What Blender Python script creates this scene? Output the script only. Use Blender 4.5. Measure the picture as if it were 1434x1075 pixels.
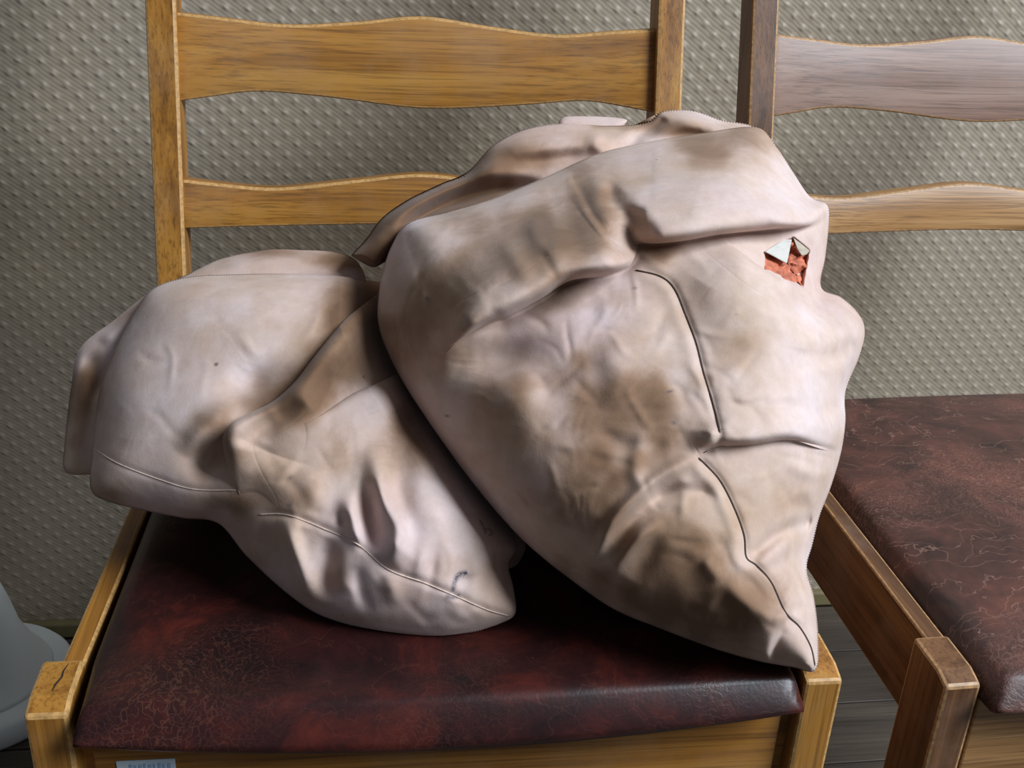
import bpy, bmesh, math, random
import numpy as np
from mathutils import Vector, Matrix

for o in list(bpy.data.objects): bpy.data.objects.remove(o, do_unlink=True)
SC = bpy.context.scene
COL = SC.collection

# ------------------------------------------------------------------ camera
F_PX, PITCH, ROLL, CAM_H = 1507.8, math.radians(24.48), math.radians(2.84), 0.8685
_F = np.array([0, math.cos(PITCH), -math.sin(PITCH)])
_R0 = np.array([1.0, 0, 0]); _U0 = np.cross(_R0, _F)
_R = _R0*math.cos(ROLL) + _U0*math.sin(ROLL)
_U = -_R0*math.sin(ROLL) + _U0*math.cos(ROLL)
_C = np.array([0, 0, CAM_H])
cd = bpy.data.cameras.new('camera'); cam = bpy.data.objects.new('camera', cd); COL.objects.link(cam)
cd.sensor_width = 36.0; cd.lens = F_PX/1434*36.0; cd.clip_start = 0.02
M = Matrix(((_R[0], _U[0], -_F[0], _C[0]), (_R[1], _U[1], -_F[1], _C[1]), (_R[2], _U[2], -_F[2], _C[2]), (0, 0, 0, 1)))
cam.matrix_world = M
SC.camera = cam

# ------------------------------------------------------------------ light
W = bpy.data.worlds.new('world'); SC.world = W; W.use_nodes = True
W.node_tree.nodes['Background'].inputs[0].default_value = (0.72, 0.80, 0.95, 1)
W.node_tree.nodes['Background'].inputs[1].default_value = 0.13
def area(name, loc, target, sx, sy, power, col):
    l = bpy.data.lights.new(name, 'AREA'); l.shape = 'RECTANGLE'; l.size = sx; l.size_y = sy
    l.energy = power; l.color = col
    o = bpy.data.objects.new(name, l); COL.objects.link(o); o.location = loc
    o.rotation_euler = (Vector(target)-Vector(loc)).to_track_quat('-Z', 'Y').to_euler()
    return o
area('window_daylight', (2.75, -0.60, 3.05), (0.1, 0.8, 0.55), 1.4, 1.7, 250, (0.82, 0.91, 1.0))
SC.view_settings.view_transform = 'Standard'
SC.view_settings.look = 'None'
SC.view_settings.exposure = 0.0
SC.view_settings.gamma = 1.0
SC.view_settings.use_curve_mapping = False

# ------------------------------------------------------------------ helpers
def ray(px, py):
    px = np.asarray(px, float); py = np.asarray(py, float)
    return _F + _R*((px-717)/F_PX)[..., None] - _U*((py-537.5)/F_PX)[..., None]
def on_plane(px, py, p0, n):
    d = ray(px, py); n = np.asarray(n, float)
    t = ((np.asarray(p0)-_C)@n)/(d@n)
    return _C + d*t[..., None]

def link(name, me, mat=None, parent=None, smooth=False):
    o = bpy.data.objects.new(name, me); COL.objects.link(o)
    if mat is not None:
        for m in (mat if isinstance(mat, (list, tuple)) else [mat]): me.materials.append(m)
    if parent is not None: o.parent = parent
    if smooth:
        me.polygons.foreach_set('use_smooth', np.ones(len(me.polygons), bool))
    return o
def from_bm(name, bm, mat, parent=None, smooth=False):
    bmesh.ops.recalc_face_normals(bm, faces=bm.faces)
    me = bpy.data.meshes.new(name); bm.to_mesh(me); bm.free()
    return link(name, me, mat, parent, smooth)
def empty(name, loc, rz=0.0):
    o = bpy.data.objects.new(name, None); COL.objects.link(o); o.location = loc; o.rotation_euler = (0, 0, rz)
    o.empty_display_size = 0.05
    return o
def tag(o, label, cat, group=None, kind=None):
    if label: o['label'] = label
    if cat: o['category'] = cat
    if group: o['group'] = group
    if kind: o['kind'] = kind
    return o
def loft(sections, bevel=0.0, seg=2, wear=False):
    """sections: list of rings (4 corners each, same order) -> closed bmesh, bevelled"""
    bm = bmesh.new(); rings = [[bm.verts.new(p) for p in s] for s in sections]
    n = len(rings[0])
    for a, b in zip(rings[:-1], rings[1:]):
        for i in range(n): bm.faces.new((a[i], a[(i+1) % n], b[(i+1) % n], b[i]))
    bm.faces.new(rings[0][::-1]); bm.faces.new(rings[-1])
    bmesh.ops.recalc_face_normals(bm, faces=bm.faces)
    if bevel > 0:
        es = [e for e in bm.edges if len(e.link_faces) == 2 and e.calc_face_angle(0) > 0.5]
        bmesh.ops.bevel(bm, geom=es, offset=bevel, segments=seg, profile=0.5, affect='EDGES', clamp_overlap=True,
                        material=1 if wear else -1)
    return bm
def boxring(x0, x1, y0, y1, z): return [(x0, y0, z), (x1, y0, z), (x1, y1, z), (x0, y1, z)]
def tube(pts, r, n=6):
    pts = [Vector(p) for p in pts]; bm = bmesh.new(); rings = []
    for i, p in enumerate(pts):
        t = (pts[min(i+1, len(pts)-1)]-pts[max(i-1, 0)]).normalized()
        a = t.orthogonal().normalized(); b = t.cross(a)
        rr = r if 0 < i < len(pts)-1 else r*0.4
        rings.append([bm.verts.new(p+(a*math.cos(k*2*math.pi/n)+b*math.sin(k*2*math.pi/n))*rr) for k in range(n)])
    # keep rings untwisted
    for i in range(1, len(rings)):
        best = min(range(n), key=lambda s: sum((rings[i][(k+s) % n].co-rings[i-1][k].co).length for k in range(n)))
        rings[i] = rings[i][best:]+rings[i][:best]
    for a, b in zip(rings[:-1], rings[1:]):
        for i in range(n): bm.faces.new((a[i], a[(i+1) % n], b[(i+1) % n], b[i]))
    bm.faces.new(rings[0][::-1]); bm.faces.new(rings[-1])
    return bm

# ------------------------------------------------------------------ materials
def new_mat(name):
    m = bpy.data.materials.new(name); m.use_nodes = True
    nt = m.node_tree; b = nt.nodes['Principled BSDF']
    return m, nt, b
def N(nt, t, **kw):
    n = nt.nodes.new(t)
    for k, v in kw.items():
        if k.startswith('i_'):
            key = k[2:]
            n.inputs[int(key) if key.isdigit() else key.replace('_', ' ')].default_value = v
        else: setattr(n, k, v)
    return n
def L(nt, a, b): nt.links.new(a, b)
def ramp(nt, fac, stops):
    r = N(nt, 'ShaderNodeValToRGB'); el = r.color_ramp.elements
    while len(el) < len(stops): el.new(0.5)
    for e, (p, c) in zip(el, stops): e.position = p; e.color = (*c, 1)
    L(nt, fac, r.inputs[0]); return r
def srgb(r, g, b):
    f = lambda c: (c/255/12.92) if c/255 <= 0.04045 else ((c/255+0.055)/1.055)**2.4
    return (f(r), f(g), f(b))
def mapping(nt, scale, rot=(0, 0, 0), coord='Object'):
    tc = N(nt, 'ShaderNodeTexCoord'); mp = N(nt, 'ShaderNodeMapping')
    mp.inputs['Scale'].default_value = scale; mp.inputs['Rotation'].default_value = rot
    L(nt, tc.outputs[coord], mp.inputs[0]); return mp.outputs[0]
def mixc(nt, fac, a, b, mode='MIX'):
    m = N(nt, 'ShaderNodeMix', data_type='RGBA', blend_type=mode)
    for src, s in ((fac, m.inputs[0]), (a, m.inputs[6]), (b, m.inputs[7])):
        if hasattr(src, 'is_linked') or hasattr(src, 'links'): L(nt, src, s)
        else: s.default_value = src if not isinstance(src, tuple) else (*src, 1) if len(src) == 3 else src
    return m.outputs[2]
def math_(nt, op, a, b=None, c=None):
    m = N(nt, 'ShaderNodeMath', operation=op)
    for i, s in enumerate((a, b, c)):
        if s is None: continue
        if hasattr(s, 'links'): L(nt, s, m.inputs[i])
        else: m.inputs[i].default_value = s
    return m.outputs[0]
def bump(nt, b, height, strength, dist, prev=None):
    n = N(nt, 'ShaderNodeBump'); n.inputs['Strength'].default_value = strength; n.inputs['Distance'].default_value = dist
    L(nt, height, n.inputs['Height'])
    if prev is not None: L(nt, prev, n.inputs['Normal'])
    L(nt, n.outputs[0], b.inputs['Normal']); return n.outputs[0]

def wood(name, axis, dark, mid, light, rough=0.45, grey=None, greyamt=0.35):
    m, nt, b = new_mat(name)
    s = [55.0, 55.0, 55.0]; s['xyz'.index(axis)] = 1.6
    v = mapping(nt, s)
    n1 = N(nt, 'ShaderNodeTexNoise', i_Scale=1.0, i_Detail=5.0, i_Roughness=0.6, i_Distortion=0.6); L(nt, v, n1.inputs[0])
    s2 = [420.0, 420.0, 420.0]; s2['xyz'.index(axis)] = 7.0
    v2 = mapping(nt, s2)
    n2 = N(nt, 'ShaderNodeTexNoise', i_Scale=1.0, i_Detail=3.0, i_Roughness=0.7); L(nt, v2, n2.inputs[0])
    r1 = ramp(nt, n1.outputs[0], [(0.30, dark), (0.5, mid), (0.72, light)])
    r2 = ramp(nt, n2.outputs[0], [(0.36, (0.45, 0.42, 0.40)), (0.52, (1, 1, 1))])
    c = mixc(nt, 0.75, r1.outputs[0], r2.outputs[0], 'MULTIPLY')
    if grey is not None:   # rubbed varnish
        n3 = N(nt, 'ShaderNodeTexNoise', i_Scale=14.0, i_Detail=6.0, i_Roughness=0.7)
        L(nt, mapping(nt, (1, 1, 1)), n3.inputs[0])
        r3 = ramp(nt, n3.outputs[0], [(0.45, (0, 0, 0)), (0.7, (1, 1, 1))])
        f = math_(nt, 'MULTIPLY', r3.outputs[0], greyamt)
        c = mixc(nt, f, c, grey)
    L(nt, c, b.inputs['Base Color'])
    b.inputs['Roughness'].default_value = rough
    bump(nt, b, n2.outputs[0], 0.25, 0.0006)
    return m
def plain(name, col, rough=0.5, var=0.12, scale=40):
    m, nt, b = new_mat(name)
    n = N(nt, 'ShaderNodeTexNoise', i_Scale=float(scale), i_Detail=5.0); L(nt, mapping(nt, (1, 1, 1)), n.inputs[0])
    r = ramp(nt, n.outputs[0], [(0.3, tuple(c*(1-var) for c in col)), (0.7, tuple(min(1, c*(1+var)) for c in col))])
    L(nt, r.outputs[0], b.inputs['Base Color']); b.inputs['Roughness'].default_value = rough
    return m

def make_wallpaper():
    m, nt, b = new_mat('embossed_wallpaper')
    tc = N(nt, 'ShaderNodeTexCoord'); sep = N(nt, 'ShaderNodeSeparateXYZ'); 
    # slight wobble
    nz = N(nt, 'ShaderNodeTexNoise', i_Scale=45.0, i_Detail=2.0); L(nt, tc.outputs['Object'], nz.inputs[0])
    off = N(nt, 'ShaderNodeVectorMath', operation='MULTIPLY_ADD'); off.inputs[1].default_value = (0.004,)*3
    L(nt, nz.outputs[1], off.inputs[0]); L(nt, tc.outputs['Object'], off.inputs[2])
    L(nt, off.outputs[0], sep.inputs[0])
    x, z = sep.outputs[0], sep.outputs[2]
    PX, PZ = 0.0215, 0.0225
    def lattice(ox, oz):
        a = math_(nt, 'FRACT', math_(nt, 'ADD', math_(nt, 'DIVIDE', x, PX), 50.0+ox))
        c = math_(nt, 'FRACT', math_(nt, 'ADD', math_(nt, 'DIVIDE', z, PZ), 50.0+oz))
        a = math_(nt, 'MULTIPLY', math_(nt, 'SUBTRACT', a, 0.5), PX)
        c = math_(nt, 'MULTIPLY', math_(nt, 'SUBTRACT', c, 0.5), PZ)
        # blob slightly elongated on the diagonal
        u = math_(nt, 'ADD', a, c); w = math_(nt, 'SUBTRACT', a, c)
        d2 = math_(nt, 'ADD', math_(nt, 'MULTIPLY', math_(nt, 'MULTIPLY', u, u), 1.0), math_(nt, 'MULTIPLY', math_(nt, 'MULTIPLY', w, w), 0.85))
        return math_(nt, 'EXPONENT', math_(nt, 'MULTIPLY', d2, -1.0/(2*0.0032**2)))
    dots = math_(nt, 'ADD', lattice(0, 0), lattice(0.5, 0.5))
    # diagonal striation running down to the right
    dia = math_(nt, 'ADD', math_(nt, 'MULTIPLY', x, 0.72), z)
    n2 = N(nt, 'ShaderNodeTexNoise', i_Scale=130.0, i_Detail=2.0); L(nt, tc.outputs['Object'], n2.inputs[0])
    st = math_(nt, 'SINE', math_(nt, 'ADD', math_(nt, 'MULTIPLY', dia, 2*math.pi/0.0052), math_(nt, 'MULTIPLY', n2.outputs[0], 3.0)))
    h = math_(nt, 'ADD', dots, math_(nt, 'MULTIPLY', st, 0.06))
    n3 = N(nt, 'ShaderNodeTexNoise', i_Scale=3.0, i_Detail=5.0); L(nt, tc.outputs['Object'], n3.inputs[0])
    r = ramp(nt, n3.outputs[0], [(0.35, srgb(161, 146, 127)), (0.65, srgb(171, 158, 143))])
    r2 = ramp(nt, h, [(0.0, (0.86, 0.85, 0.80)), (0.9, (1.04, 1.04, 1.03))])
    c = mixc(nt, 1.0, r.outputs[0], r2.outputs[0], 'MULTIPLY')
    L(nt, c, b.inputs['Base Color']); b.inputs['Roughness'].default_value = 0.55
    bump(nt, b, h, 1.0, 0.0011)
    return m

def make_leather(name, dark, mid, light, crack, rough=0.36, k2w=0.3, mix=0.24):
    m, nt, b = new_mat(name)
    v = mapping(nt, (1, 1, 1))
    n1 = N(nt, 'ShaderNodeTexNoise', i_Scale=17.0, i_Detail=7.0, i_Roughness=0.68, i_Distortion=0.5); L(nt, v, n1.inputs[0])
    base = ramp(nt, n1.outputs[0], [(0.33, dark), (0.5, mid), (0.70, light)])
    # long wandering cracks
    nw = N(nt, 'ShaderNodeTexNoise', i_Scale=22.0, i_Detail=4.0); L(nt, v, nw.inputs[0])
    add = N(nt, 'ShaderNodeVectorMath', operation='MULTIPLY_ADD'); add.inputs[1].default_value = (0.09,)*3
    L(nt, nw.outputs[1], add.inputs[0]); L(nt, v, add.inputs[2])
    sc = N(nt, 'ShaderNodeVectorMath', operation='MULTIPLY'); sc.inputs[1].default_value = (0.75, 1.25, 1.0)
    L(nt, add.outputs[0], sc.inputs[0])
    vor = N(nt, 'ShaderNodeTexVoronoi', feature='DISTANCE_TO_EDGE', i_Scale=190.0); L(nt, sc.outputs[0], vor.inputs[0])
    vor2 = N(nt, 'ShaderNodeTexVoronoi', feature='DISTANCE_TO_EDGE', i_Scale=34.0)
    sc2 = N(nt, 'ShaderNodeVectorMath', operation='MULTIPLY'); sc2.inputs[1].default_value = (0.38, 1.7, 1.0); L(nt, add.outputs[0], sc2.inputs[0]); L(nt, sc2.outputs[0], vor2.inputs[0])
    nm = N(nt, 'ShaderNodeTexNoise', i_Scale=9.0, i_Detail=3.0); L(nt, v, nm.inputs[0])
    mask = ramp(nt, nm.outputs[0], [(0.47, (0, 0, 0)), (0.66, (1, 1, 1))])
    c1 = ramp(nt, vor.outputs[0], [(0.0, (1, 1, 1)), (0.07, (0, 0, 0))])
    c2 = ramp(nt, vor2.outputs[0], [(0.0, (1, 1, 1)), (0.018, (0, 0, 0))])
    k1 = math_(nt, 'MULTIPLY', c1.outputs[0], mask.outputs[0])
    k2 = math_(nt, 'MULTIPLY', c2.outputs[0], math_(nt, 'SUBTRACT', 1.15, mask.outputs[0]))
    k = math_(nt, 'MULTIPLY', math_(nt, 'MAXIMUM', k1, math_(nt, 'MULTIPLY', k2, k2w)), mix)
    c = mixc(nt, k, base.outputs[0], crack)
    L(nt, c, b.inputs['Base Color']); b.inputs['Roughness'].default_value = rough
    b.inputs['Specular IOR Level'].default_value = 0.45
    fine = N(nt, 'ShaderNodeTexVoronoi', i_Scale=420.0); L(nt, v, fine.inputs[0])
    hh = math_(nt, 'SUBTRACT', math_(nt, 'MULTIPLY', fine.outputs[0], 0.15), k)
    bump(nt, b, hh, 0.35, 0.0008)
    return m

def make_cloth(name):
    m, nt, b = new_mat(name)
    v = mapping(nt, (1, 1, 1))
    st = N(nt, 'ShaderNodeAttribute', attribute_name='stain').outputs['Fac']
    ink = N(nt, 'ShaderNodeAttribute', attribute_name='ink').outputs['Fac']
    n1 = N(nt, 'ShaderNodeTexNoise', i_Scale=11.0, i_Detail=6.0, i_Roughness=0.6); L(nt, v, n1.inputs[0])
    n2 = N(nt, 'ShaderNodeTexNoise', i_Scale=26.0, i_Detail=6.0, i_Roughness=0.65, i_Distortion=0.8); L(nt, v, n2.inputs[0])
    n3 = N(nt, 'ShaderNodeTexNoise', i_Scale=6.0, i_Detail=3.0); L(nt, v, n3.inputs[0])
    clean = ramp(nt, n1.outputs[0], [(0.32, srgb(198, 172, 152)), (0.5, srgb(211, 188, 178)), (0.68, srgb(218, 201, 201))])
    pink = ramp(nt, n3.outputs[0], [(0.52, (0, 0, 0)), (0.75, (1, 1, 1))])
    c = mixc(nt, math_(nt, 'MULTIPLY', pink.outputs[0], 0.45), clean.outputs[0], srgb(205, 172, 176))
    # water-stain tide marks follow the attribute broken up by noise
    e = math_(nt, 'ADD', st, math_(nt, 'MULTIPLY', math_(nt, 'SUBTRACT', n2.outputs[0], 0.5), 0.6))
    f1 = ramp(nt, e, [(0.05, (0, 0, 0)), (0.80, (1, 1, 1))])
    c = mixc(nt, math_(nt, 'MULTIPLY', f1.outputs[0], 0.85), c, srgb(170, 135, 106))
    f2 = ramp(nt, e, [(0.45, (0, 0, 0)), (1.15, (1, 1, 1))])
    c = mixc(nt, math_(nt, 'MULTIPLY', f2.outputs[0], 0.85), c, srgb(112, 82, 58))
    n5 = N(nt, 'ShaderNodeTexNoise', i_Scale=75.0, i_Detail=8.0, i_Roughness=0.7); L(nt, v, n5.inputs[0])
    mo = ramp(nt, n5.outputs[0], [(0.3, (0.86, 0.83, 0.80)), (0.7, (1.06, 1.06, 1.07))])
    c = mixc(nt, 0.8, c, mo.outputs[0], 'MULTIPLY')
    # little specks
    vo = N(nt, 'ShaderNodeTexVoronoi', i_Scale=34.0); L(nt, v, vo.inputs[0])
    sp = ramp(nt, vo.outputs[0], [(0.03, (1, 1, 1)), (0.06, (0, 0, 0))])
    pick = N(nt, 'ShaderNodeSeparateColor'); L(nt, vo.outputs[1], pick.inputs[0])
    on = math_(nt, 'GREATER_THAN', pick.outputs[0], 0.86)
    c = mixc(nt, math_(nt, 'MULTIPLY', math_(nt, 'MULTIPLY', sp.outputs[0], on), 0.7), c, srgb(84, 60, 48))
    ni = N(nt, 'ShaderNodeTexNoise', i_Scale=900.0, i_Detail=2.0); L(nt, v, ni.inputs[0])
    ri = ramp(nt, ni.outputs[0], [(0.35, (0.55, 0.55, 0.55)), (0.55, (1, 1, 1))])
    c = mixc(nt, math_(nt, 'MULTIPLY', ink, ri.outputs[0]), c, srgb(58, 60, 72))
    L(nt, c, b.inputs['Base Color']); b.inputs['Roughness'].default_value = 0.85
    b.inputs['Specular IOR Level'].default_value = 0.2
    b.inputs['Sheen Weight'].default_value = 0.15
    # twill weave + small creases
    tc = N(nt, 'ShaderNodeTexCoord')
    wv = N(nt, 'ShaderNodeTexNoise', i_Scale=900.0, i_Detail=2.0); L(nt, tc.outputs['Object'], wv.inputs[0])
    b1 = bump(nt, b, wv.outputs[0], 0.12, 0.0006)
    n4 = N(nt, 'ShaderNodeTexNoise', i_Scale=48.0, i_Detail=4.0, i_Roughness=0.55, i_Distortion=1.2); L(nt, v, n4.inputs[0])
    bump(nt, b, n4.outputs[0], 0.07, 0.004, b1)
    return m

HONEY = dict(dark=srgb(126, 80, 28), mid=srgb(164, 110, 42), light=srgb(184, 132, 58))
BROWN = dict(dark=srgb(70, 43, 24), mid=srgb(106, 69, 40), light=srgb(132, 92, 58))
MAT = {}
for ax in 'xyz':
    MAT['honey_'+ax] = wood('honey_wood_'+ax, ax, **HONEY, rough=0.42, grey=srgb(170, 140, 110), greyamt=0.25)
    MAT['brown_'+ax] = wood('brown_wood_'+ax, ax, **BROWN, rough=0.40, grey=srgb(150, 125, 112), greyamt=0.35)
MAT['rosy_x'] = wood('rosy_wood_x', 'x', srgb(112, 84, 70), srgb(138, 106, 90), srgb(158, 130, 114), rough=0.5, grey=srgb(140, 122, 114), greyamt=0.4)
MAT['amber_x'] = wood('amber_wood_x', 'x', srgb(138, 96, 52), srgb(168, 124, 76), srgb(190, 150, 104), rough=0.42)
MAT['worn_honey'] = plain('worn_honey_edge', srgb(186, 142, 86), 0.5, 0.3, 300)
MAT['worn_brown'] = plain('worn_brown_edge', srgb(166, 128, 88), 0.5, 0.35, 300)
MAT['leather_red'] = make_leather('oxblood_leather', srgb(26, 14, 15), srgb(50, 21, 20), srgb(88, 34, 25), srgb(140, 90, 68))
MAT['leather_brown'] = make_leather('brown_leather', srgb(40, 26, 24), srgb(76, 46, 40), srgb(108, 64, 52), srgb(168, 128, 112), rough=0.45, k2w=0.9, mix=0.42)
MAT['wallpaper'] = make_wallpaper()
MAT['cloth'] = make_cloth('stained_cotton')

# ------------------------------------------------------------------ setting
ZL = 0.46
WYAW = math.radians(8.6)
WALL_O = np.array([-0.567, 1.085])     # a point of the wall foot
def wall_frame(): return Matrix.Translation((WALL_O[0], WALL_O[1], 0)) @ Matrix.Rotation(WYAW, 4, 'Z')
bm = loft([boxring(-1.6, 2.6, 0, 0.12, -0.02), boxring(-1.6, 2.6, 0, 0.12, 2.5)])
wall = from_bm('wall_back', bm, MAT['wallpaper']); wall.matrix_world = wall_frame()
tag(wall, 'grey beige wall with diagonal embossed dotted wallpaper', None, kind='structure')
bm = loft([boxring(-1.6, 2.6, -0.012, 0, 0.0), boxring(-1.6, 2.6, -0.012, 0, 0.022)], 0.003)
bb = from_bm('baseboard_back', bm, plain('baseboard_paint', srgb(120, 108, 74), 0.5)); bb.matrix_world = wall_frame()
tag(bb, 'thin olive strip along the foot of the wall', None, kind='structure')
floor = from_bm('floor', loft([boxring(-1.6, 2.6, -2.6, 0.1, -0.05), boxring(-1.6, 2.6, -2.6, 0.1, -0.012)]),
                plain('subfloor', srgb(30, 24, 20), 0.8)); floor.matrix_world = wall_frame()
tag(floor, 'dark grey brown wooden plank floor', None, kind='structure')
PW = 0.095
pm = wood('floor_plank_wood', 'x', srgb(50, 42, 35), srgb(70, 60, 50), srgb(86, 75, 64), rough=0.6)
plank_me = None
for i in range(28):
    y1 = -0.013-i*PW
    for j, (xa, xb) in enumerate(((-1.6, 0.15+0.35*(i % 3)), (0.15+0.35*(i % 3), 2.6))):
        bm = loft([boxring(xa+.001, xb-.001, y1-PW+.0022, y1, -0.012), boxring(xa+.001, xb-.001, y1-PW+.0022, y1, 0.0)], 0.0006, 1)
        from_bm('plank', bm, pm, floor)

# ------------------------------------------------------------------ chairs
WF, WB, DEP, RAKE, WL, DL, WP = 0.4606, 0.4454, 0.3784, 0.2672, 0.0230, 0.0408, 0.0240
CH1 = (-0.0245, 0.4769, math.radians(7.92))
CH2 = (0.4902, 0.548, math.radians(10.22))
def to_local(P, ch=CH1):
    c, s = math.cos(ch[2]), math.sin(ch[2]); x = P[..., 0]-ch[0]; y = P[..., 1]-ch[1]
    return np.stack([c*x+s*y, -s*x+c*y, P[..., 2]], -1)
def to_world(Q, ch=CH1):
    c, s = math.cos(ch[2]), math.sin(ch[2])
    return np.stack([ch[0]+c*Q[..., 0]-s*Q[..., 1], ch[1]+s*Q[..., 0]+c*Q[..., 1], Q[..., 2]], -1)
def half_w(y): return WF/2 + (WB/2-WF/2)*np.clip(y/DEP, 0, 1)
def pad_half(y): return half_w(y)-WL-0.0012-0.0035*np.clip(1-(y+0.010)/0.05, 0, 1)
def pad_z(x, y):
    """top of the leather pad in chair space"""
    u = np.clip(x/pad_half(y), -1, 1); v = np.clip((y+0.010)/(DEP+0.008), 0, 1)
    e = np.minimum(1-np.abs(u), np.where(v < .5, v*2.0, (1-v)*2.0)); r = np.minimum(e/0.055, 1.0)
    return 0.450+0.014*np.sqrt(np.clip(1-(1-r)**2, 0, 1))+0.012*np.clip((1-u*u)*(1-(2*v-1)**2), 0, 1)**0.6
def catmull(cp, n):
    cp = np.asarray(cp, float); P = np.vstack([2*cp[0]-cp[1], cp, 2*cp[-1]-cp[-2]])
    m = len(cp)-1; t = np.linspace(0, m, n); i = np.minimum(t.astype(int), m-1); u = (t-i)[:, None]
    p0, p1, p2, p3 = P[i], P[i+1], P[i+2], P[i+3]
    return 0.5*((2*p1)+(-p0+p2)*u+(2*p0-5*p1+4*p2-p3)*u*u+(-p0+3*p1-3*p2+p3)*u**3)

def slat(parent, name, ztop, zbot, top_cp, bot_cp, mats, depth=0.016):
    n = 41; x0, x1 = -WB/2+WP-0.004, WB/2-WP+0.004
    tt = catmull(top_cp, n); tb = catmull(bot_cp, n)
    xs = np.linspace(0, 1, n)
    T = np.interp(xs, tt[:, 0], tt[:, 1])+ztop; B = np.interp(xs, tb[:, 0], tb[:, 1])+zbot
    secs = []
    for k in range(n):
        x = x0+(x1-x0)*xs[k]; curve = 0.010*(1-(2*xs[k]-1)**2)
        yt = DEP+0.008+RAKE*(T[k]-ZL)+curve; yb = DEP+0.008+RAKE*(B[k]-ZL)+curve
        secs.append([(x, yb, B[k]), (x, yt, T[k]), (x, yt+depth, T[k]-0.001), (x, yb+depth, B[k]+0.001)])
    bm = loft(secs, 0.0022, 2, wear=True)
    return from_bm(name, bm, mats, parent, True)

def leather_pad(parent, mat):
    n, m = 90, 80; bm = bmesh.new(); g = []
    for j in range(m+1):
        v = j/m; y = -0.010+(DEP+0.008)*v; row = []
        for i in range(n+1):
            u = -1+2*i/n; x = u*float(pad_half(y))
            # round the plan corners at the front and bow the front edge
            yy = y - 0.009*(1-u*u)*(1-v)**6
            row.append((x, yy, u, v))
        g.append(row)
    def zz(p): return float(pad_z(np.float64(p[0]), np.float64(-0.010+(DEP+0.008)*p[3])))
    V = [[bm.verts.new((p[0], p[1], zz(p))) for p in r] for r in g]
    for j in range(m):
        for i in range(n): bm.faces.new((V[j][i], V[j][i+1], V[j+1][i+1], V[j+1][i]))
    # skirt: the leather is drawn down over the board edge; deeper at the middle of the front
    loop = [V[0][i] for i in range(n+1)]+[V[j][n] for j in range(1, m+1)]+[V[m][i] for i in range(n-1, -1, -1)]+[V[j][0] for j in range(m-1, 0, -1)]
    prev = loop
    for step in range(1, 5):
        ring = []
        for q in loop:
            c = q.co; u = c.x/(float(half_w(max(c.y, 0)))-WL); front = c.y < 0.0
            drop = (0.008+0.009*(1-u*u)) if front else 0.010
            t = step/4; tuck = 0.004*math.sin(t*math.pi)-0.003*t*t
            d = Vector((c.x*0.02, (c.y-DEP/2), 0)).normalized() if front else Vector((c.x, 0, 0)).normalized()
            ring.append(bm.verts.new((c.x+d.x*tuck, c.y+d.y*tuck, c.z-drop*t)))
        for i in range(len(loop)): bm.faces.new((prev[i], ring[i], ring[(i+1) % len(loop)], prev[(i+1) % len(loop)]))
        prev = ring
    bm.faces.new(prev)
    return from_bm('seat', bm, mat, parent, True)

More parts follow.
